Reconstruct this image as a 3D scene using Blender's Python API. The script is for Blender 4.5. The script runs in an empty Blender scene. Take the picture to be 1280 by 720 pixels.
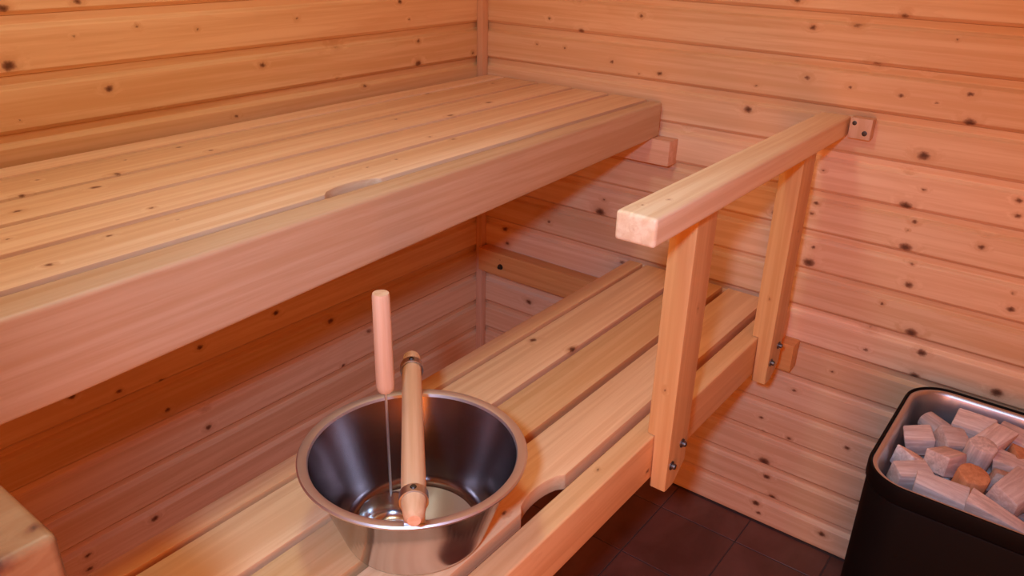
import bpy, bmesh, math, random
from mathutils import Vector, Matrix, noise

# ------------------------------------------------------------------ camera, world, lights, exposure
scene = bpy.context.scene
COL = scene.collection
scene.view_settings.view_transform = 'Standard'
scene.view_settings.look = 'None'
scene.view_settings.gamma = 1.0
scene.view_settings.use_curve_mapping = False
scene.view_settings.exposure = 0.0

scene.cycles.max_bounces = 10
scene.cycles.diffuse_bounces = 8

cam_data = bpy.data.cameras.new('camera')
cam = bpy.data.objects.new('camera', cam_data)
COL.objects.link(cam)
cam_data.sensor_width = 36.0
cam_data.lens = 990.758 / 1280.0 * 36.0
cam_data.clip_start = 0.02
right = Vector((0.79245, 0.60954, 0.02195))
down = Vector((0.26933, -0.31740, -0.90924))
fwd = Vector((-0.54725, 0.72644, -0.41569))
m = Matrix((right, -down, -fwd)).transposed().to_4x4()
m.translation = Vector((1.3982, -1.6971, 1.4012))
cam.matrix_world = m
scene.camera = cam

world = bpy.data.worlds.new('world')
scene.world = world
world.use_nodes = True
world.node_tree.nodes['Background'].inputs[0].default_value = (0.9, 0.55, 0.35, 1)
world.node_tree.nodes['Background'].inputs[1].default_value = 0.05


def lamp(name, kind, loc, energy, color, radius, target=None, angle=None, blend=0.5):
    d = bpy.data.lights.new(name, kind)
    d.energy = energy
    d.color = color
    d.shadow_soft_size = radius
    o = bpy.data.objects.new(name, d)
    COL.objects.link(o)
    o.location = loc
    if target is not None:
        o.rotation_euler = (Vector(target) - Vector(loc)).to_track_quat('-Z', 'Y').to_euler()
    if angle:
        d.spot_size = math.radians(angle)
        d.spot_blend = blend
    return o


# the photographer's flash just above the camera, and the sauna's warm wall lamp behind it
lamp('camera_flash', 'SPOT', (1.37, -1.92, 1.60), 66.0, (0.36, 0.60, 1.0), 0.045, (0.72, -0.30, 0.20), 74, 1.0)
lamp('sauna_lamp', 'POINT', (0.70, -1.12, 1.97), 9.4, (0.76, 1.0, 0.88), 0.08)

# added warm fill light for the shade under the bench, from behind the camera
dl = bpy.data.lights.new('fill_light', 'AREA')
dl.shape = 'RECTANGLE'
dl.size, dl.size_y = 0.46, 1.20
dl.energy = 12.8
dl.color = (1.0, 0.27, 0.05)
dlo = bpy.data.objects.new('fill_light', dl)
COL.objects.link(dlo)
dlo.location = (1.66, -2.205, 0.68)
dlo.rotation_euler = (math.radians(90), 0, 0)

# ------------------------------------------------------------------ helpers
rnd = random.Random(7)


def link(o, parent=None):
    COL.objects.link(o)
    if parent is not None:
        o.parent = parent
    return o


def mesh_obj(name, bm, mat, parent=None, smooth=False, loc=None):
    me = bpy.data.meshes.new(name)
    bmesh.ops.recalc_face_normals(bm, faces=bm.faces)
    bm.to_mesh(me)
    bm.free()
    if mat is not None:
        me.materials.append(mat)
    if smooth:
        for p in me.polygons:
            p.use_smooth = True
        me.set_sharp_from_angle(angle=math.radians(40))
    o = bpy.data.objects.new(name, me)
    if loc is not None:
        o.location = loc
    return link(o, parent)


def empty(name, loc=(0, 0, 0)):
    o = bpy.data.objects.new(name, None)
    o.empty_display_size = 0.05
    o.location = loc
    return link(o)


def tag(o, label, cat, group=None, kind=None):
    o['label'] = label
    if cat:
        o['category'] = cat
    if group:
        o['group'] = group
    if kind:
        o['kind'] = kind
    return o


def box(x0, x1, y0, y1, z0, z1, bev=0.0, seg=2):
    return hexa([(x0, y0), (x1, y0), (x1, y1), (x0, y1)], z0, z1, bev, seg)


def hexa(pts, z0, z1, bev=0.0, seg=2):
    """prism over an xy outline; z0 / z1 may be functions of (x, y)"""
    bm = bmesh.new()
    lo = [bm.verts.new((x, y, z0(x, y) if callable(z0) else z0)) for x, y in pts]
    hi = [bm.verts.new((x, y, z1(x, y) if callable(z1) else z1)) for x, y in pts]
    bm.faces.new(lo[::-1])
    bm.faces.new(hi)
    n = len(pts)
    for i in range(n):
        bm.faces.new((lo[i], lo[(i + 1) % n], hi[(i + 1) % n], hi[i]))
    bmesh.ops.recalc_face_normals(bm, faces=bm.faces)
    if bev:
        es = [e for e in bm.edges if len(e.link_faces) == 2 and e.calc_face_angle() > 0.6]
        bmesh.ops.bevel(bm, geom=es, offset=bev, segments=seg, profile=0.6, affect='EDGES', clamp_overlap=True)
    return bm


def lathe(profile, n=48, close=False):
    """surface of revolution about z from (r, z) pairs"""
    bm = bmesh.new()
    rings = []
    for r, z in profile:
        if r < 1e-6:
            rings.append([bm.verts.new((0, 0, z))])
        else:
            rings.append([bm.verts.new((r * math.cos(2 * math.pi * i / n), r * math.sin(2 * math.pi * i / n), z)) for i in range(n)])
    pairs = list(zip(rings, rings[1:]))
    if close:
        pairs.append((rings[-1], rings[0]))
    for a, b in pairs:
        if len(a) == 1 and len(b) == 1:
            continue
        for i in range(n):
            j = (i + 1) % n
            if len(a) == 1:
                bm.faces.new((a[0], b[i], b[j]))
            elif len(b) == 1:
                bm.faces.new((a[i], a[j], b[0]))
            else:
                bm.faces.new((a[i], a[j], b[j], b[i]))
    return bm


def xform(bm, mat):
    bmesh.ops.transform(bm, matrix=mat, verts=bm.verts)
    return bm


def join(a, b):
    me = bpy.data.meshes.new('tmp')
    b.to_mesh(me)
    b.free()
    a.from_mesh(me)
    bpy.data.meshes.remove(me)
    return a


# ------------------------------------------------------------------ materials
class NT:
    def __init__(self, name):
        self.m = bpy.data.materials.new(name)
        self.m.use_nodes = True
        self.t = self.m.node_tree
        self.bsdf = self.t.nodes['Principled BSDF']

    def n(self, typ, **kw):
        nd = self.t.nodes.new(typ)
        for k, v in kw.items():
            setattr(nd, k, v)
        return nd

    def l(self, a, b):
        self.t.links.new(a, b)

    def setv(self, node, idx, v):
        if hasattr(v, 'is_output') or isinstance(v, bpy.types.NodeSocket):
            self.l(v, node.inputs[idx])
        else:
            node.inputs[idx].default_value = v

    def math(self, op, a, b=0.0, c=None, clamp=False):
        nd = self.n('ShaderNodeMath', operation=op, use_clamp=clamp)
        self.setv(nd, 0, a)
        self.setv(nd, 1, b)
        if c is not None:
            self.setv(nd, 2, c)
        return nd.outputs[0]

    def vmath(self, op, a, b=None):
        nd = self.n('ShaderNodeVectorMath', operation=op)
        self.setv(nd, 0, a)
        if b is not None:
            self.setv(nd, 1, b)
        return nd.outputs['Value'] if op in ('LENGTH', 'DISTANCE', 'DOT_PRODUCT') else nd.outputs[0]

    def smooth(self, v, lo, hi, a=0.0, b=1.0):
        nd = self.n('ShaderNodeMapRange', interpolation_type='SMOOTHSTEP')
        self.setv(nd, 0, v)
        for i, q in enumerate((lo, hi, a, b)):
            nd.inputs[i + 1].default_value = q
        return nd.outputs[0]

    def mix(self, f, a, b, blend='MIX'):
        nd = self.n('ShaderNodeMix', data_type='RGBA', blend_type=blend)
        self.setv(nd, 0, f)
        self.setv(nd, 6, a)
        self.setv(nd, 7, b)
        return nd.outputs[2]

    def noise(self, vec, scale, detail=3.0, rough=0.55, dist=0.0):
        nd = self.n('ShaderNodeTexNoise')
        self.l(vec, nd.inputs['Vector'])
        nd.inputs['Scale'].default_value = scale
        nd.inputs['Detail'].default_value = detail
        nd.inputs['Roughness'].default_value = rough
        nd.inputs['Distortion'].default_value = dist
        return nd.outputs[0]


def c4(c):
    return (c[0], c[1], c[2], 1.0)


def wood(name, axis, base=(0.62, 0.33, 0.155), knots=(), seed=0.0, rough=0.5, streak=0.5, tint=0.0, bump=0.04, local=False):
    """pine: streaks along `axis`, knots given as world points (x, y, z, radius)"""
    t = NT(name)
    geo = t.n('ShaderNodeNewGeometry')
    pos = geo.outputs['Position']
    if local:
        pos = t.n('ShaderNodeTexCoord').outputs['Object']
    oi = t.n('ShaderNodeObjectInfo')
    off = t.vmath('ADD', pos, (seed * 3.17, seed * 1.31, seed * 2.23))
    # knots first: they push the grain aside
    kd = None
    if knots:
        wn = t.n('ShaderNodeTexNoise')
        t.l(pos, wn.inputs['Vector'])
        wn.inputs['Scale'].default_value = 150.0
        kp = t.vmath('ADD', pos, t.vmath('MULTIPLY', t.vmath('SUBTRACT', wn.outputs['Color'], (0.5, 0.5, 0.5)), (0.007, 0.007, 0.007)))
    for (x, y, z, r) in knots:
        sc = [1.0 / r] * 3
        sc['XYZ'.index(axis)] = 0.72 / r
        d = t.vmath('LENGTH', t.vmath('MULTIPLY', t.vmath('SUBTRACT', kp, (x, y, z)), tuple(sc)))
        d = t.math('ADD', d, max(0.0, min(0.55, (0.0085 - r) * 90.0)))
        kd = d if kd is None else t.math('MINIMUM', kd, d)
    sf = [9.0] * 3
    sf['XYZ'.index(axis)] = 0.55
    coarse = t.noise(t.vmath('MULTIPLY', off, tuple(sf)), 2.2, 3.0, 0.5, 0.9)
    ff = [70.0] * 3
    ff['XYZ'.index(axis)] = 1.6
    wob = t.vmath('MULTIPLY', off, tuple(ff))
    if kd is not None:
        halo = t.smooth(kd, 3.2, 0.6)
        hv = t.n('ShaderNodeCombineXYZ')
        for i in range(3):
            t.l(t.math('MULTIPLY', halo, 0.8), hv.inputs[i])
        wob = t.vmath('ADD', wob, hv.outputs[0])
    fine = t.noise(wob, 1.0, 4.0, 0.6)
    # growth rings as bands of the coarse field
    rings = t.math('FRACT', t.math('MULTIPLY', coarse, 9.0))
    rings = t.math('MULTIPLY', t.smooth(rings, 0.55, 0.97), t.smooth(rings, 1.0, 0.97))
    light = tuple(min(1.0, v * s) for v, s in zip(base, (1.05, 1.08, 1.10)))
    dark = tuple(v * s for v, s in zip(base, (0.92, 0.85, 0.78)))
    col = t.mix(t.smooth(fine, 0.36, 0.64), c4(dark), c4(light))
    col = t.mix(t.math('MULTIPLY', t.smooth(coarse, 0.35, 0.66), 0.30 * streak * 2), col, c4(tuple(v * s for v, s in zip(base, (0.93, 0.82, 0.70)))))
    col = t.mix(t.math('MULTIPLY', rings, 0.25 * streak * 2), col, c4(tuple(v * s for v, s in zip(base, (0.88, 0.74, 0.62)))))
    # each piece a little different
    v = t.math('ADD', t.math('MULTIPLY', oi.outputs['Random'], 0.16), 0.92 + tint)
    hs = t.n('ShaderNodeHueSaturation')
    t.l(col, hs.inputs['Color'])
    t.l(v, hs.inputs['Value'])
    t.l(t.math('ADD', t.math('MULTIPLY', oi.outputs['Random'], -0.10), 1.05), hs.inputs['Saturation'])
    col = hs.outputs[0]
    if kd is not None:
        col = t.mix(t.math('MULTIPLY', t.smooth(kd, 2.2, 0.8), 0.30), col, c4((base[0] * 0.62, base[1] * 0.40, base[2] * 0.28)))
        col = t.mix(t.math('MULTIPLY', t.smooth(kd, 1.15, 0.55), 0.8), col, (0.20, 0.062, 0.024, 1))
        col = t.mix(t.math('MULTIPLY', t.smooth(kd, 0.75, 0.2), 0.75), col, (0.075, 0.022, 0.010, 1))
    t.l(col, t.bsdf.inputs['Base Color'])
    t.bsdf.inputs['Roughness'].default_value = rough
    t.bsdf.inputs['Specular IOR Level'].default_value = 0.35
    b = t.n('ShaderNodeBump')
    b.inputs['Strength'].default_value = bump
    b.inputs['Distance'].default_value = 0.004
    t.l(fine, b.inputs['Height'])
    t.l(b.outputs[0], t.bsdf.inputs['Normal'])
    return t.m


def metal(name, base, rough, streak=0.0, metallic=1.0):
    t = NT(name)
    t.bsdf.inputs['Metallic'].default_value = metallic
    tc = t.n('ShaderNodeTexCoord')
    v = t.vmath('MULTIPLY', tc.outputs['Object'], (3.0, 3.0, 160.0))
    nz = t.noise(v, 1.0, 3.0)
    t.l(t.mix(nz, c4(tuple(q * 0.95 for q in base)), c4(base)), t.bsdf.inputs['Base Color'])
    t.l(t.math('ADD', t.math('MULTIPLY', nz, streak), rough), t.bsdf.inputs['Roughness'])
    return t.m


def knotlist(s, f):
    out = []
    for it in s.split(','):
        a, b, r = it.split()
        out.append(f(float(a), float(b)) + (float(r) * 1e-4,))
    return out

KB = """0.216 1.194 50, 0.310 1.171 78, 0.301 1.241 58, 0.403 1.110 57, 0.532 1.098 65, 0.266 1.128 40, 0.180 1.129 41, 0.472 1.220 55, 0.479 1.091 38, 0.613 0.980 65, 0.823 1.277 65, 0.948 1.242 78, 0.863 1.228 65, 1.030 1.260 75, 0.999 1.168 78, 0.869 1.129 58, 0.957 1.121 48, 1.054 1.118 54, 1.171 1.136 59, 1.182 1.084 90, 1.128 1.229 37, 1.119 1.112 38, 1.092 1.165 60, 0.798 1.159 50, 0.754 1.047 79, 0.764 1.100 43, 1.119 1.010 94, 1.098 0.978 63, 1.134 0.944 47, 1.108 0.905 97, 0.934 0.872 60, 0.929 0.847 52, 1.131 0.877 64, 1.122 0.856 33, 1.126 0.820 98, 0.946 0.773 53, 0.942 0.736 107, 1.261 0.883 61, 1.257 0.854 62, 1.295 0.957 60, 1.300 0.928 60, 0.936 0.945 42, 1.145 0.789 57, 1.149 0.742 75, 0.850 0.831 71, 1.108 0.686 51, 1.176 0.639 101, 1.335 0.744 70, 1.097 0.623 87, 1.097 0.570 53, 1.205 0.601 84, 1.203 0.544 86, 1.355 0.563 97, 1.039 0.492 46, 0.965 0.413 57, 1.330 0.777 39, 0.900 0.309 59, 0.910 0.268 70, 0.975 0.280 58, 1.107 0.313 65, 0.927 0.189 121, 0.940 0.148 81, 0.963 0.096 81, 0.926 0.057 83, 0.937 0.031 62, 1.096 0.050 79, 1.158 0.183 57, 0.089 0.608 81, 0.099 0.566 69, 0.249 0.714 65, 0.241 0.666 55, 0.400 0.730 114, 0.409 0.765 51, 0.475 0.611 73, 0.182 0.404 82, 0.184 0.446 46"""
KL = """-1.040 1.273 65, -1.154 1.269 74, -1.057 1.220 33, -0.946 1.226 42, -0.831 1.213 37, -1.165 1.184 88, -1.016 1.129 69, -0.926 1.079 44, -0.771 1.042 48, -1.167 1.099 32, -0.697 1.134 65, -0.500 1.157 88, -0.505 1.082 53, -0.244 1.141 58, -0.246 1.088 79, -0.302 1.234 65, -0.274 1.193 38, -0.602 1.217 41, -0.038 1.093 53, -0.425 1.057 55, -1.100 0.621 62, -1.190 0.588 67, -1.105 0.559 62, -1.117 0.541 47, -1.020 0.541 65, -0.926 0.581 67, -1.018 0.472 66, -0.935 0.436 69, -0.936 0.385 70, -1.088 0.233 77, -1.231 0.235 64, -1.235 0.202 65, -0.455 0.434 84, -0.579 0.508 79, -0.550 0.368 61, -0.732 0.588 73"""
KU = """0.115 -0.969 56, 0.173 -0.945 55, 0.125 -1.072 39, 0.189 -1.120 62, 0.232 -1.176 71, 0.134 -1.214 42, 0.192 -1.261 57, 0.259 -1.295 59, 0.378 -1.172 44, 0.476 -1.353 55, 0.438 -1.263 50, 0.357 -1.348 39, 0.446 -1.174 32, 0.093 -0.318 75, 0.289 -0.454 67, 0.121 -0.103 51, 0.264 -0.295 72, 0.384 -0.619 45, 0.429 -0.603 45, 0.233 -0.558 49, 0.449 -0.838 39, 0.449 -0.772 41, 0.450 -0.910 31, 0.410 -0.934 38"""
KD = """0.651 -0.498 81, 0.568 -0.519 74, 0.848 -0.973 58, 0.703 -1.087 35"""

# ------------------------------------------------------------------ room shell
RX, RY, RZ = 2.0, -2.25, 2.07          # right wall, front wall, ceiling
PITCH = 0.09
WALLWOOD = (0.82, 0.54, 0.32)
LEFTWOOD = (0.83, 0.55, 0.31)


def board_profile(h):
    """(depth behind the face, z): a plain face, a rounded shoulder and a set-back tongue under the next lip"""
    return [(0.0160, 0.0), (0.0072, 0.0), (0.0066, 0.0004), (0.0006, 0.0064), (0.0, 0.0076), (0.0, h - 0.0215), (0.0010, h - 0.0203), (0.0045, h - 0.0178),
            (0.0100, h - 0.0148), (0.0108, h - 0.0136), (0.0076, h - 0.0005), (0.0160, h - 0.0005)]


def board_mesh(name, length, h):
    bm = bmesh.new()
    pr = board_profile(h)
    a = [bm.verts.new((0, d, z)) for d, z in pr]
    b = [bm.verts.new((length, d, z)) for d, z in pr]
    n = len(pr)
    for i in range(n):
        bm.faces.new((a[i], a[(i + 1) % n], b[(i + 1) % n], b[i]))
    bm.faces.new(a)
    bm.faces.new(b[::-1])
    bmesh.ops.recalc_face_normals(bm, faces=bm.faces)
    me = bpy.data.meshes.new(name)
    bm.to_mesh(me)
    bm.free()
    return me


knots_back = knotlist(KB, lambda a, b: (a, 0.0, b))
knots_left = knotlist(KL, lambda a, b: (0.0, a, b))
wood_plain_x = wood('pine_wall_plain_x', 'X', WALLWOOD, seed=41)
wood_plain_y = wood('pine_wall_plain_y', 'Y', WALLWOOD, seed=42)


def panel_wall(name, size, loc, rotz, length, inset, knots, axis, plain, base, label):
    slab = mesh_obj(name, box(*size), plain)
    tag(slab, label, None, kind='structure')
    z = -PITCH + 0.0878
    i = 0
    meshes = {}
    while z < RZ - 0.004:
        h = PITCH
        z0 = max(z, 0.0)
        top = min(z + PITCH, RZ)
        h = top - z0
        key = round(h, 4)
        if key not in meshes:
            meshes[key] = board_mesh('board', length, h)
        me = meshes[key]
        kk = [k for k in knots if z0 - 0.004 < k[2] <= top + 0.002] if knots else []
        if knots:
            mat = wood('%s_board_%d' % (name, i), axis, base, kk, seed=i * 1.7 + (5 if axis == 'X' else 77), rough=0.48)
            me = me.copy()
            me.materials.append(mat)
        else:
            if not me.materials:
                me.materials.append(plain)
        o = bpy.data.objects.new('board', me)
        o.location = (loc[0], loc[1], z0)
        o.rotation_euler = (0, 0, rotz)
        link(o, slab)
        z += PITCH
        i += 1
    return slab


T = 0.0155
panel_wall('wall_back', (-0.1, RX + 0.1, T, 0.1, -0.02, RZ + 0.05), (0.0, 0, 0), 0.0, RX, 0, knots_back, 'X', wood_plain_x, WALLWOOD,
           'horizontal pine panelling boards behind the handrail and stove')
panel_wall('wall_left', (-0.1, -T, RY - 0.1, 0.1, -0.02, RZ + 0.05), (0, RY, 0), math.pi / 2, -RY, 0, knots_left, 'Y', wood_plain_y, LEFTWOOD,
           'horizontal pine panelling boards along the upper bench')
panel_wall('wall_right', (RX + T, RX + 0.1, RY - 0.1, 0.1, -0.02, RZ + 0.05), (RX, 0, 0), -math.pi / 2, -RY, 0, None, 'Y', wood_plain_y, WALLWOOD,
           'horizontal pine panelling boards on the wall past the stove')
panel_wall('wall_front', (-0.1, RX + 0.1, RY - 0.1, RY - T, -0.02, RZ + 0.05), (RX, RY, 0), math.pi, RX, 0, None, 'X', wood_plain_x, WALLWOOD,
           'horizontal pine panelling boards behind the camera')

ceil = mesh_obj('ceiling', box(-0.1, RX + 0.1, RY - 0.1, 0.1, RZ + T, RZ + 0.09), wood_plain_x)
tag(ceil, 'pine board ceiling of the sauna', None, kind='structure')
me_c = board_mesh('board', RX, 0.0895)
me_c.materials.append(wood_plain_x)
k = 0
while -k * PITCH - PITCH > RY:
    o = bpy.data.objects.new('board', me_c)
    o.rotation_euler = (math.pi / 2, 0, 0)
    o.location = (0, -k * PITCH, RZ)
    o.rotation_euler = (math.pi / 2, 0, 0)
    link(o, ceil)
    k += 1

# unseen glazed door, added to go with the fill light
dr = empty('added_door_1', (1.66, RY, 0.0))
tag(dr, 'added narrow glazed pine door, unseen behind the camera', None, kind='structure')
dfm = wood('door_frame_pine', 'Z', (0.74, 0.44, 0.22), seed=8)
for x0, x1, z0, z1 in ((-0.30, -0.24, 0.002, 1.95), (0.24, 0.30, 0.002, 1.95), (-0.24, 0.24, 1.86, 1.95), (-0.24, 0.24, 0.002, 0.09)):
    mesh_obj('door_frame', box(x0, x1, 0.0005, 0.03, z0, z1, 0.003, 1), dfm, dr)
gt = NT('frosted_door_glass')
gt.bsdf.inputs['Base Color'].default_value = (0.55, 0.45, 0.38, 1)
gt.bsdf.inputs['Roughness'].default_value = 0.35
mesh_obj('pane', box(-0.24, 0.24, 0.004, 0.012, 0.09, 1.86), gt.m, dr)
mesh_obj('door_handle', box(-0.285, -0.255, 0.03, 0.06, 0.90, 1.10, 0.006, 2), dfm, dr)

# square batten in the corner
tr = mesh_obj('trim_1', box(0.0, 0.021, -0.023, 0.0, 0.0, RZ, 0.003, 2), wood('batten_pine', 'Z', (0.70, 0.40, 0.23), seed=3, rough=0.5), smooth=True)
tag(tr, 'narrow pine batten standing in the corner of the panelled walls', None, kind='structure')


def tile_material():
    t = NT('brown_floor_tile')
    geo = t.n('ShaderNodeNewGeometry')
    oi = t.n('ShaderNodeObjectInfo')
    a = t.noise(t.vmath('MULTIPLY', geo.outputs['Position'], (9, 5, 9)), 1.0, 4.0, 0.6, 0.5)
    col = t.mix(t.smooth(a, 0.3, 0.7), (0.115, 0.040, 0.026, 1), (0.175, 0.070, 0.048, 1))
    hs = t.n('ShaderNodeHueSaturation')
    t.l(col, hs.inputs['Color'])
    t.l(t.math('ADD', t.math('MULTIPLY', oi.outputs['Random'], 0.25), 0.88), hs.inputs['Value'])
    t.l(hs.outputs[0], t.bsdf.inputs['Base Color'])
    t.bsdf.inputs['Roughness'].default_value = 0.42
    b = t.n('ShaderNodeBump')
    b.inputs['Strength'].default_value = 0.1
    b.inputs['Distance'].default_value = 0.003
    t.l(a, b.inputs['Height'])
    t.l(b.outputs[0], t.bsdf.inputs['Normal'])
    return t.m


def grout_material():
    t = NT('tile_grout')
    geo = t.n('ShaderNodeNewGeometry')
    a = t.noise(geo.outputs['Position'], 60.0, 3.0)
    t.l(t.mix(a, (0.055, 0.032, 0.026, 1), (0.10, 0.06, 0.05, 1)), t.bsdf.inputs['Base Color'])
    t.bsdf.inputs['Roughness'].default_value = 0.85
    return t.m


floor = mesh_obj('floor', box(-0.1, RX + 0.1, RY - 0.1, 0.1, -0.06, -0.0015), grout_material())
tag(floor, 'dark brown tiled sauna floor', None, kind='structure')
tm = tile_material()
TS = 0.208
tmesh = None
xs = [0.0] + [0.713 + TS * i for i in range(-3, 7)] + [RX]
ys = [0.0] + [-0.104 - TS * i for i in range(0, 11)] + [RY]
cache = {}
for xa, xb in zip(xs, xs[1:]):
    for ya, yb in zip(ys, ys[1:]):
        w, d = xb - xa, ya - yb
        if w < 0.02 or d < 0.02:
            continue
        key = (round(w, 3), round(d, 3))
        if key not in cache:
            o = mesh_obj('tile', box(0.0016, w - 0.0016, -d + 0.0016, -0.0016, -0.006, 0.0, 0.001, 1), tm, floor)
            cache[key] = o.data
        else:
            o = link(bpy.data.objects.new('tile', cache[key]), floor)
        o.location = (xa, ya, 0.0)

# ------------------------------------------------------------------ benches
BENCH = (0.86, 0.64, 0.42)
knots_up = knotlist(KU, lambda a, b: (a, b, 1.037))
knots_low = knotlist(KD, lambda a, b: (a, b, 0.626))


def arc_slat(x0, x1, y0, y1, ya, yb, depth):
    """slat whose +x edge has a shallow finger cut-out between ya and yb"""
    pts = [(x0, y0), (x1, y0)]
    n = 10
    for i in range(n + 1):
        u = i / n
        s = math.sin(math.pi * u) ** 0.55
        pts.append((x1 - depth * s, ya + (yb - ya) * u))
    pts += [(x1, y1), (x0, y1)]
    return pts


ub = empty('upper_bench', (0.3, -1.1, 0.937))
tag(ub, 'high pine slatted sauna bench with a deep front board along the panelled wall', 'bench')
upper = [(0.030, 0.0815), (0.0925, 0.1930), (0.2045, 0.2975), (0.3105, 0.4050), (0.4185, 0.5095)]
YE = -2.22


def place(o, parent):
    o.parent = parent
    o.matrix_parent_inverse = Matrix.Translation(parent.location).inverted()
    return o


for i, (a, b) in enumerate(upper):
    kk = [q for q in knots_up if a - 0.002 <= q[0] <= b + 0.006]
    mt = wood('upper_slat_pine_%d' % i, 'Y', BENCH, kk, seed=20 + i * 2.3, rough=0.42, streak=0.3)
    if i == 4:
        bm = hexa(arc_slat(a, b, YE, -0.008, -0.978, -0.864, 0.019), 1.009, 1.037, 0.0016, 2)
    else:
        bm = box(a, b, YE, -0.008 - 0.002 * (i % 2), 1.009, 1.037, 0.0016, 2)
    place(mesh_obj('slat', bm, mt, smooth=True), ub)


def fx(y):   # the front board is not quite parallel to the wall
    return 0.552 + 0.026 * min(1.0, -y / 1.4)


def fz(x, y):
    return 0.957 - 0.034 * min(1.0, -y / 1.4)


pts = [(0.5205, YE), (fx(YE), YE), (fx(-1.4), -1.4), (fx(-0.012), -0.012), (0.5205, -0.012)]
place(mesh_obj('front_board', hexa(pts, fz, 1.0365, 0.006, 3), wood('upper_front_pine', 'Y', (0.66, 0.48, 0.31), [], seed=33, rough=0.42, streak=0.35), smooth=True), ub)  # same pine as the slats, base darkened for the shade on its front
joist_mat = wood('joist_pine', 'X', (0.55, 0.29, 0.14), seed=50)
for y in (-0.10, -1.15, -2.1):
    place(mesh_obj('joist', box(0.03, 0.5195, y - 0.022, y + 0.022, 0.962, 1.0085, 0.002, 1), joist_mat), ub)

def notched_beam(x0, x1, y0, y1, z0, z1):
    """beam whose wall end is cut away below so that it sits on the ledger"""
    prof = [(y0, z0), (-0.0445, z0), (-0.0445, 0.5478), (y1, 0.5478), (y1, z1), (y0, z1)]
    bm = hexa([(p, q) for p, q in prof], x0, x1)
    xform(bm, Matrix(((0, 0, 1, 0), (1, 0, 0, 0), (0, 1, 0, 0), (0, 0, 0, 1))))
    es = [e for e in bm.edges if len(e.link_faces) == 2 and e.calc_face_angle() > 0.6]
    bmesh.ops.bevel(bm, geom=es, offset=0.004, segments=3, profile=0.6, affect='EDGES', clamp_overlap=True)
    return bm


lb = empty('lower_bench', (0.7, -1.1, 0.536))
tag(lb, 'low pine slatted sauna bench carrying the steel bucket', 'bench')
LOW = (0.90, 0.57, 0.28)
lower = [(0.502, 0.5400), (0.5510, 0.6525), (0.6655, 0.7570), (0.7720, 0.8670)]
for i, (a, b) in enumerate(lower):
    kk = [q for q in knots_low if a - 0.002 <= q[0] <= b + 0.006]
    mt = wood('lower_slat_pine_%d' % i, 'Y', LOW, kk, seed=60 + i * 3.1, rough=0.42, streak=0.45)
    if i == 3:
        bm = hexa(arc_slat(a, b, YE, -0.008, -0.956, -0.842, 0.017), 0.597, 0.626, 0.0025, 2)
    else:
        bm = box(a, b, YE, -0.008, 0.597, 0.626, 0.002, 2)
    place(mesh_obj('slat', bm, mt, smooth=True), lb)
kb = [(0.925, -0.672, 0.56, 0.006), (0.90, -0.80, 0.626, 0.004)]
place(mesh_obj('front_beam', notched_beam(0.884, 0.925, YE, -0.010, 0.536, 0.626), wood('lower_beam_pine', 'Y', (0.82, 0.48, 0.20), kb, seed=71, rough=0.42, streak=0.4), smooth=True), lb)
for y in (-0.085, -1.45, -2.1):
    place(mesh_obj('joist', box(0.506, 0.8835, y - 0.022, y + 0.022, 0.5485, 0.5965, 0.002, 1), joist_mat), lb)

# ledgers screwed to the back wall
o = mesh_obj('bench_ledger', box(0.03, 0.597, -0.042, 0.0, 0.897, 0.956, 0.002, 2), wood('upper_ledger_pine', 'X', (0.74, 0.42, 0.25), seed=81), smooth=True)
tag(o, 'short pine ledger on the wall under the end of the high bench', 'beam')
lg = empty('bench_ledger', (0.45, -0.02, 0.478))
tag(lg, 'long pine ledger with a dark bolt on the wall under the low bench', 'beam')
place(mesh_obj('beam', box(0.026, 0.957, -0.042, 0.0, 0.478, 0.547, 0.003, 2), wood('lower_ledger_pine', 'X', (0.84, 0.44, 0.17), [(0.105, -0.042, 0.528, 0.0035)], seed=83), smooth=True), lg)
dark_iron = metal('dark_iron', (0.10, 0.09, 0.08), 0.45, 0.1)
zinc = metal('zinc_bolt', (0.20, 0.18, 0.17), 0.45, 0.1)


def bolt(parent, loc, normal, r, mat, depth=0.007):
    bm = lathe([(0, depth), (r * 0.55, depth), (r * 0.62, depth * 0.8), (r * 0.62, 0.0022), (r, 0.0018), (r, 0.0), (0, 0)], 12)
    q = Vector((0, 0, 1)).rotation_difference(Vector(normal)).to_matrix().to_4x4()
    xform(bm, Matrix.Translation(loc) @ q)
    o = mesh_obj('bolt', bm, mat, smooth=True)
    return o


place(bolt(lg, (0.108, -0.042, 0.508), (0, -1, 0), 0.0085, dark_iron, 0.009), lg)

# ------------------------------------------------------------------ handrails on the low bench
RAILWOOD = (0.72, 0.41, 0.16)


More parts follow.
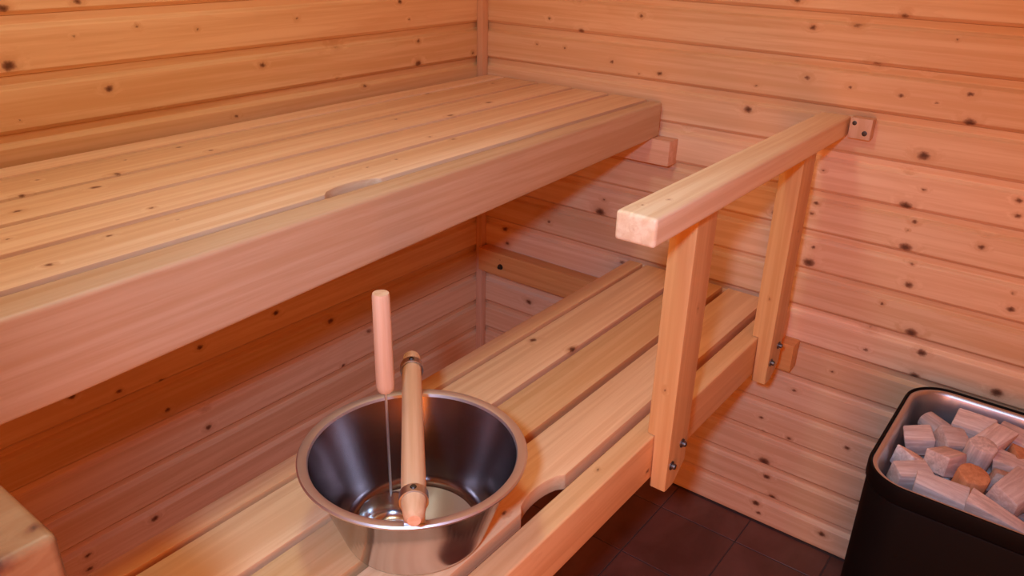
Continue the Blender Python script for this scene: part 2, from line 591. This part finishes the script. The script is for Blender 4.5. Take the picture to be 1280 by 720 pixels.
def handrail(label, x0, x1, ya, yb, post_ys, knots, base, group=None):
    hr = empty('handrail', (0.935, (ya + yb) / 2, 0.528))
    tag(hr, label, 'handrail', group)
    rm = wood('rail_pine', 'Y', base, knots, seed=ya * 3 + 9, rough=0.4, streak=0.35)
    place(mesh_obj('rail', box(x0, x1, ya, yb, 1.0255, 1.067, 0.006, 3), rm, smooth=True), hr)
    for py in post_ys:
        y0, y1 = py, py + 0.07
        prof = [(0.9262, 0.524), (0.956, 0.524), (0.956, 1.0252), (0.912, 1.0252), (0.912, 0.6275), (0.9262, 0.6275)]
        bm = bmesh.new()
        a = [bm.verts.new((x, y0, z)) for x, z in prof]
        b = [bm.verts.new((x, y1, z)) for x, z in prof]
        bm.faces.new(a)
        bm.faces.new(b[::-1])
        for i in range(6):
            bm.faces.new((a[i], a[(i + 1) % 6], b[(i + 1) % 6], b[i]))
        bmesh.ops.recalc_face_normals(bm, faces=bm.faces)
        # sawn-off lower corner
        g = bmesh.ops.bisect_plane(bm, geom=bm.verts[:] + bm.edges[:] + bm.faces[:], plane_co=(0, y1, 0.556), plane_no=(0, 0.62, -0.78), clear_outer=True)
        es = [e for e in bm.edges if e.is_boundary]
        bmesh.ops.contextual_create(bm, geom=es)
        bmesh.ops.recalc_face_normals(bm, faces=bm.faces)
        es = [e for e in bm.edges if len(e.link_faces) == 2 and e.calc_face_angle() > 0.5 and max(v.co.z for v in e.verts) - min(v.co.z for v in e.verts) > 0.05]
        bmesh.ops.bevel(bm, geom=es, offset=0.003, segments=2, profile=0.6, affect='EDGES')
        pk = [(0.935, py, 0.72, 0.0035), (0.925, py, 1.0, 0.004), (0.956, py + 0.04, 0.86, 0.004)]
        p = place(mesh_obj('post', bm, wood('post_pine', 'Z', RAILWOOD, pk, seed=py * 5 + 30, rough=0.42, streak=0.35), smooth=True), hr)
        for by, bz in ((0.014, 0.572), (0.047, 0.600)):
            bo = bolt(None, (0.956, py + by, bz), (1, 0, 0), 0.0082, zinc, 0.008)
            bo.parent = p
            bo.matrix_parent_inverse = Matrix.Identity(4)
    return hr


handrail('pine handrail on two bolted posts with one end at the panelled wall', 0.911, 0.9715, -0.829, -0.001, (-0.662, -0.208),
         [(0.928, -0.790, 1.067, 0.0035), (0.945, -0.745, 1.067, 0.0025), (0.94, -0.83, 1.045, 0.003)], (0.92, 0.73, 0.48))
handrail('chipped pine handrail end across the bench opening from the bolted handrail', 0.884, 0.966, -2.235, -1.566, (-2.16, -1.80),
         [(0.95, -1.572, 1.067, 0.006), (0.966, -1.60, 1.066, 0.009)], (0.32, 0.135, 0.04))  # dark base stands in for the weaker light on this near rail

bk = empty('wall_block', (0.998, -0.013, 1.027))
tag(bk, 'small pine block with two dark screw holes fixed to the wall beside the handrail end', 'block')
place(mesh_obj('block', box(0.9765, 1.0195, -0.026, 0.0, 1.027, 1.0685, 0.002, 2), wood('block_pine', 'Z', (0.66, 0.42, 0.27), seed=95), smooth=True), bk)
for bx_, bz_, r in ((0.9855, 1.058, 0.0045), (1.008, 1.040, 0.0052)):
    bm = lathe([(0, 0.001), (r * 0.7, 0.0012), (r, 0.0006), (r, 0.0), (0, 0)], 12)
    xform(bm, Matrix.Translation((bx_, -0.026, bz_)) @ Matrix.Rotation(math.pi / 2, 4, 'X'))
    place(mesh_obj('screw', bm, dark_iron, smooth=True), bk)

# ------------------------------------------------------------------ bucket
BC = Vector((0.770, -1.074, 0.6262))
steel = metal('brushed_steel', (0.64, 0.60, 0.58), 0.15, 0.04)
steel_in = metal('brushed_steel_rim', (0.60, 0.58, 0.58), 0.30, 0.06)
bu = empty('bucket', BC)
tag(bu, 'wide stainless steel sauna bucket with a wooden bar handle standing on the low bench', 'bucket')
R0, R1, H = 0.098, 0.1405, 0.1325
prof = [(0, 0.001), (0.075, 0.001), (0.086, 0.0), (0.0935, 0.002), (0.0985, 0.007), (0.1015, 0.014), (R1, H - 0.004), (0.1445, H - 0.0015), (0.1505, H - 0.0015),
        (0.1528, H - 0.003), (0.1533, H - 0.0005), (0.1515, H + 0.0016), (0.1455, H + 0.0018), (R1 - 0.0005, H), (R1 - 0.002, H - 0.004), (0.1000, 0.0155), (0.0965, 0.0085),
        (0.0915, 0.0048), (0.085, 0.0040), (0.045, 0.0046), (0.0, 0.0048)]
o = mesh_obj('shell', lathe(prof, 96), steel, bu, smooth=True)
o.data.materials.append(metal('darkened_steel_inside', (0.27, 0.205, 0.195), 0.20, 0.05))  # darkened base stands in for dark surroundings mirrored inside the bucket
o.data.materials.append(metal('bucket_rim_steel', (0.80, 0.75, 0.71), 0.42, 0.05))
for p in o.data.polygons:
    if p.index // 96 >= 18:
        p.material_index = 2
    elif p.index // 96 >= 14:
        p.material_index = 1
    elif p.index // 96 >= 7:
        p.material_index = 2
ax = Vector((0.7016, -0.7126, 0.0))       # handle axis, near end positive
side = Vector((-ax.y, ax.x, 0))
rodm = wood('handle_pine', 'Z', (0.72, 0.46, 0.25), seed=12, rough=0.5, streak=0.3)
HZ = 0.172


def axis_matrix(p, d):
    return Matrix.Translation(p) @ Vector((0, 0, 1)).rotation_difference(Vector(d)).to_matrix().to_4x4()


bar = lathe([(0, -0.182), (0.010, -0.182), (0.0128, -0.1795), (0.0136, -0.172), (0.0142, -0.12), (0.0146, 0.0), (0.0150, 0.10), (0.0148, 0.160), (0.0130, 0.170),
             (0.0115, 0.180), (0.0075, 0.186), (0, 0.187)], 20)
hm = wood('bar_pine', 'Z', (0.80, 0.49, 0.28), [], seed=15, rough=0.5, streak=0.2, local=True)
ho = mesh_obj('handle', bar, hm, bu, smooth=True)
ho.matrix_basis = axis_matrix((0, 0, HZ), ax)
for s in (-1, 1):
    # strap: ring round the bar and a tongue bent down onto the rim
    ring = lathe([(0.0150, -0.0065), (0.0172, -0.0065), (0.0172, 0.0065), (0.0150, 0.0065)], 28, close=True)
    xform(ring, axis_matrix(ax * (0.148 * s) + Vector((0, 0, HZ)), ax))
    tw = 0.0125
    pr = [(0.1470, HZ - 0.0120), (0.1465, H + 0.010), (0.1460, H + 0.0022)]
    bm = bmesh.new()
    prev = None
    for (r_, z_) in pr:
        row = []
        for off_, th in ((-tw, 0), (tw, 0), (tw, 0.0022), (-tw, 0.0022)):
            p = ax * ((r_ + th) * s) + side * off_ + Vector((0, 0, z_))
            row.append(bm.verts.new(p))
        if prev:
            for i in range(4):
                bm.faces.new((prev[i], prev[(i + 1) % 4], row[(i + 1) % 4], row[i]))
        else:
            bm.faces.new(row)
        prev = row
    bm.faces.new(prev[::-1])
    join(ring, bm)
    st = mesh_obj('bracket', ring, steel_in, bu, smooth=True)
    rv = lathe([(0, 0.0022), (0.003, 0.0016), (0.004, 0.0)], 12)
    xform(rv, Matrix.Translation(ax * (0.148 * s) + Vector((0, 0, HZ + 0.0170))))
    mesh_obj('rivet', rv, dark_iron, st, smooth=True)

# ------------------------------------------------------------------ ladle
LP = Vector((0.727, -1.079, 0.6312))
la = empty('ladle', LP)
tag(la, 'steel ladle with a thick wooden grip standing upright inside the bucket', 'ladle')
cc = Vector((0.030, -0.030, 0.0))
cup = lathe([(0, 0.0006), (0.026, 0.0006), (0.034, 0.004), (0.040, 0.014), (0.0425, 0.036), (0.0437, 0.0385), (0.0423, 0.0390), (0.0412, 0.0370), (0.0388, 0.015), (0.033, 0.006), (0.025, 0.0026), (0, 0.0026)], 40)
xform(cup, Matrix.Translation(cc))
mesh_obj('cup', cup, steel, la, smooth=True)
wire = lathe([(0, 0.026), (0.0019, 0.026), (0.0019, 0.215), (0, 0.215)], 10)
mesh_obj('rod', wire, metal('bright_rod', (0.9, 0.88, 0.86), 0.42, 0.05), la, smooth=True)
gr = lathe([(0, 0.205), (0.0085, 0.205), (0.0112, 0.208), (0.0122, 0.216), (0.0119, 0.28), (0.0113, 0.345), (0.0104, 0.3485), (0, 0.349)], 20)
mesh_obj('grip', gr, wood('grip_pine', 'Z', (0.78, 0.52, 0.33), seed=18, rough=0.5, streak=0.25), la, smooth=True)

# ------------------------------------------------------------------ stove
SX, SY, HX, HY, SR, ST = 1.422, -0.278, 0.208, 0.198, 0.075, 0.580


def rr(inset, z, n=10):
    hx, hy, r = HX - inset, HY - inset, max(0.012, SR - inset)
    pts = []
    for cxs, cys, a0 in ((1, 1, 0), (-1, 1, 90), (-1, -1, 180), (1, -1, 270)):
        for i in range(n + 1):
            a = math.radians(a0 + 90 * i / n)
            pts.append((cxs * (hx - r) + r * math.cos(a), cys * (hy - r) + r * math.sin(a), z))
    return pts


def loft(sections, cap0=True, cap1=True):
    bm = bmesh.new()
    rings = [[bm.verts.new(p) for p in s] for s in sections]
    n = len(rings[0])
    for a, b in zip(rings, rings[1:]):
        for i in range(n):
            bm.faces.new((a[i], a[(i + 1) % n], b[(i + 1) % n], b[i]))
    if cap0:
        bm.faces.new(rings[0][::-1])
    if cap1:
        bm.faces.new(rings[-1])
    return bm


def black_paint():
    t = NT('black_stove_enamel')
    tc = t.n('ShaderNodeTexCoord')
    a = t.noise(tc.outputs['Object'], 14.0, 4.0, 0.6)
    t.l(t.mix(a, (0.003, 0.002, 0.0017, 1), (0.006, 0.004, 0.003, 1)), t.bsdf.inputs['Base Color'])
    t.l(t.math('ADD', t.math('MULTIPLY', a, 0.2), 0.5), t.bsdf.inputs['Roughness'])
    t.bsdf.inputs['Specular IOR Level'].default_value = 0.12
    return t.m


sv = empty('sauna_stove', (SX, SY, 0.0))
tag(sv, 'black electric sauna stove with rounded corners and a silver stone basket', 'stove')
bl = black_paint()
body = loft([rr(0.02, 0.05), rr(0.004, 0.055), rr(0.003, 0.06), rr(0.003, ST - 0.040), rr(0.0045, ST - 0.037), rr(0.0015, ST - 0.034), rr(0.0, ST - 0.03), rr(0.0, ST - 0.004), rr(0.0012, ST - 0.001),
             rr(0.0035, ST), rr(0.0055, ST - 0.002), rr(0.0055, ST - 0.02)], True, False)
mesh_obj('body', body, bl, sv, smooth=True)
liner_m = metal('galvanised_liner', (0.60, 0.60, 0.61), 0.34, 0.12)
liner = loft([rr(0.0056, ST - 0.03), rr(0.0056, ST - 0.006), rr(0.007, ST - 0.0035), rr(0.010, ST - 0.003), rr(0.0135, ST - 0.0045), rr(0.0165, ST - 0.010), rr(0.019, ST - 0.030), rr(0.021, ST - 0.150)], False, True)
mesh_obj('liner', liner, liner_m, sv, smooth=True)
for sx in (-1, 1):
    for sy in (-1, 1):
        leg = lathe([(0, 0.0), (0.018, 0.0), (0.018, 0.006), (0.012, 0.010), (0.012, 0.052), (0, 0.052)], 16)
        xform(leg, Matrix.Translation((sx * 0.15, sy * 0.14, 0)))
        mesh_obj('leg', leg, bl, sv, smooth=True)


# ------------------------------------------------------------------ stones
def stone_material(name, a, b, c, axis):
    t = NT(name)
    tc = t.n('ShaderNodeTexCoord')
    oi = t.n('ShaderNodeObjectInfo')
    sc = [95.0] * 3
    sc[axis] = 9.0
    v = t.vmath('ADD', t.vmath('MULTIPLY', tc.outputs['Object'], tuple(sc)), t.vmath('MULTIPLY', (0, 0, 0), (1, 1, 1)))
    st = t.noise(v, 1.0, 4.0, 0.65, 0.6)
    bl_ = t.noise(tc.outputs['Object'], 38.0, 3.0, 0.6)
    col = t.mix(t.smooth(st, 0.33, 0.66), c4(a), c4(b))
    col = t.mix(t.math('MULTIPLY', t.smooth(bl_, 0.5, 0.75), 0.5), col, c4(c))
    hs = t.n('ShaderNodeHueSaturation')
    t.l(col, hs.inputs['Color'])
    t.l(t.math('ADD', t.math('MULTIPLY', oi.outputs['Random'], 0.4), 0.75), hs.inputs['Value'])
    t.l(hs.outputs[0], t.bsdf.inputs['Base Color'])
    t.bsdf.inputs['Roughness'].default_value = 0.8
    bp = t.n('ShaderNodeBump')
    bp.inputs['Strength'].default_value = 0.5
    bp.inputs['Distance'].default_value = 0.003
    t.l(st, bp.inputs['Height'])
    t.l(bp.outputs[0], t.bsdf.inputs['Normal'])
    return t.m


sm_pale = stone_material('pale_stone', (0.66, 0.46, 0.38), (0.88, 0.70, 0.61), (0.58, 0.41, 0.35), 0)
sm_tan = stone_material('tan_stone', (0.52, 0.35, 0.28), (0.74, 0.54, 0.45), (0.46, 0.33, 0.28), 0)
sm_peg = stone_material('peg_stone', (0.52, 0.38, 0.32), (0.76, 0.58, 0.50), (0.45, 0.34, 0.30), 2)
sm_orange = stone_material('orange_stone', (0.50, 0.19, 0.075), (0.64, 0.28, 0.12), (0.45, 0.17, 0.08), 2)


def stone_bm(kind, L, W, Hh, r):
    if kind == 'block':
        bm = box(-L / 2, L / 2, -W / 2, W / 2, -Hh / 2, Hh / 2)
        for v in bm.verts:
            v.co += Vector((r.uniform(-1, 1) * L * 0.06, r.uniform(-1, 1) * W * 0.10, r.uniform(-1, 1) * Hh * 0.10))
    elif kind == 'wedge':
        pts = [(-L / 2, -W / 2), (L / 2, -W * 0.32), (L / 2, W * 0.30), (-L / 2, W / 2)]
        bm = hexa(pts, -Hh / 2, lambda x, y: Hh / 2 - (x / L + 0.5) * Hh * 0.55)
        for v in bm.verts:
            v.co += Vector((r.uniform(-1, 1) * L * 0.05, r.uniform(-1, 1) * W * 0.08, r.uniform(-1, 1) * Hh * 0.08))
    else:
        n = 10
        pts = []
        for i in range(n):
            a = 2 * math.pi * i / n
            k_ = 1 + r.uniform(-0.06, 0.06)
            pts.append((W / 2 * k_ * math.cos(a), W / 2 * k_ * math.sin(a)))
        bm = hexa(pts, -L / 2, L / 2)
    bmesh.ops.bevel(bm, geom=bm.edges[:], offset=min(L, W, Hh) * 0.075, segments=2, profile=0.5, affect='EDGES', clamp_overlap=True)
    return bm


def stone(kind, x, y, z, L, W, Hh, rz, rx, ry, mat, label, group):
    o = mesh_obj('sauna_stone', stone_bm(kind, L, W, Hh, rnd), mat, smooth=True)
    o.location = (x, y, z)
    o.rotation_euler = (math.radians(rx), math.radians(ry), math.radians(rz))
    tag(o, label, 'stone', group)
    return o


G1 = ('squarish pinkish tan stone lying on top of the heap in the stove', 'block stones on the stove')
G2 = ('wedge shaped tan stone lying on top of the heap in the stove', 'wedge stones on the stove')
G3 = ('round peg shaped tan stone standing in the heap in the stove', 'peg stones on the stove')
G4 = ('small pinkish stone half buried under the top stones in the stove', 'buried stones in the stove')
TOP = [
    ('peg', 1.282, -0.168, 0.535, 0.054, 0.044, 0.044, 55, 90, 0, sm_peg, 3),
    ('block', 1.340, -0.140, 0.545, 0.070, 0.044, 0.042, -8, 20, 0, sm_pale, 1),
    ('block', 1.412, -0.138, 0.543, 0.070, 0.046, 0.042, -18, 18, 0, sm_tan, 1),
    ('block', 1.265, -0.245, 0.542, 0.048, 0.046, 0.044, 20, 14, -12, sm_pale, 1),
    ('block', 1.316, -0.226, 0.549, 0.048, 0.046, 0.046, 40, 22, 8, sm_pale, 1),
    ('block', 1.376, -0.190, 0.558, 0.076, 0.044, 0.040, 72, 8, -6, sm_pale, 1),
    ('peg', 1.364, -0.240, 0.550, 0.056, 0.050, 0.05, 0, 6, 8, sm_peg, 3),
    ('wedge', 1.434, -0.186, 0.545, 0.050, 0.042, 0.040, 30, 10, 0, sm_orange, 5),
    ('wedge', 1.418, -0.226, 0.548, 0.062, 0.044, 0.034, 8, 0, -10, sm_tan, 2),
    ('wedge', 1.272, -0.312, 0.540, 0.056, 0.042, 0.044, 60, 8, 6, sm_pale, 2),
    ('block', 1.322, -0.300, 0.550, 0.064, 0.044, 0.042, 66, -10, 16, sm_tan, 1),
    ('peg', 1.366, -0.338, 0.548, 0.050, 0.054, 0.054, 10, 8, 6, sm_orange, 6),
    ('block', 1.281, -0.377, 0.546, 0.060, 0.042, 0.042, 38, 10, 0, sm_pale, 1),
    ('block', 1.330, -0.402, 0.548, 0.078, 0.040, 0.040, 2, 14, 6, sm_pale, 1),
    ('wedge', 1.410, -0.277, 0.545, 0.056, 0.046, 0.046, 100, 10, 0, sm_tan, 2),
    ('block', 1.430, -0.330, 0.556, 0.084, 0.046, 0.042, 70, 10, 0, sm_pale, 1),
    ('wedge', 1.420, -0.402, 0.550, 0.092, 0.046, 0.042, -2, 10, 4, sm_tan, 2),
]
TOP_LABELS = [
    'round peg stone lying on its side by the back corner of the stone basket',
    'long pale stone block lying along the back of the silver basket',
    'tan stone block along the basket back beside the long pale block',
    'small pale square stone against the basket side next to the lying peg',
    'pale square stone between the basket side stone and the upright peg',
    'long pale stone block leaning over behind the upright peg',
    'upright round peg stone in the middle of the stove heap',
    None,
    'tan wedge stone next to the upright peg and the rough orange stone',
    'pale wedge stone against the basket side between two pale blocks',
    'tilted tan stone block beside the round orange topped stone',
    None,
    'pale stone block at the rounded front corner of the basket',
    'long pale stone block along the front edge of the basket',
    'small tan wedge stone between the upright peg and the large pale block',
    'large pale stone block resting behind the long tan wedge',
    'long tan wedge stone along the front edge of the basket',
]
for (kind, x, y, z, L, W, Hh, rz, rx, ry, mt, g), own in zip(TOP, TOP_LABELS):
    if g == 5:
        lab, grp = 'rough orange stone between tan stones on the stove', None
    elif g == 6:
        lab, grp = 'round orange topped stone among the pale stones in the stove', None
    else:
        lab, grp = own, 'stones on top of the stove heap'
    stone(kind, x, y, z, L, W, Hh, rz, rx, ry, mt, lab, grp)
def inside(x, y, margin):
    hx, hy, r = HX - margin, HY - margin, max(0.0, SR - margin)
    dx, dy = max(0.0, abs(x - SX) - (hx - r)), max(0.0, abs(y - SY) - (hy - r))
    return math.hypot(dx, dy) <= r + 1e-4


# the rest of the heap, towards the right wall
ry_ = random.Random(21)
for i in range(3):
    for j in range(6):
        x = 1.496 + i * 0.047 + ry_.uniform(-0.006, 0.006)
        y = -0.120 - j * 0.064 + ry_.uniform(-0.006, 0.006)
        if not inside(x, y, 0.05):
            continue
        kind = ('block', 'wedge', 'peg')[(i + 2 * j) % 3]
        g = {'block': G1, 'wedge': G2, 'peg': G3}[kind]
        stone(kind, x, y, 0.540, 0.048, 0.038, 0.038, ry_.uniform(0, 180), ry_.uniform(-12, 12), ry_.uniform(-12, 12),
              {'block': sm_pale, 'wedge': sm_tan, 'peg': sm_peg}[kind], g[0], g[1])
for i in range(7):
    for j in range(7):
        x = 1.268 + i * 0.0515 + ry_.uniform(-0.006, 0.006)
        y = -0.134 - j * 0.0480 + ry_.uniform(-0.006, 0.006)
        if not inside(x, y, 0.052):
            continue
        stone('block', x, y, 0.496 + ry_.uniform(-0.003, 0.003), 0.044, 0.038, 0.040, ry_.uniform(0, 180), ry_.uniform(-10, 10), ry_.uniform(-10, 10),
              (sm_pale, sm_tan)[(i * 3 + j) % 2], G4[0], G4[1])
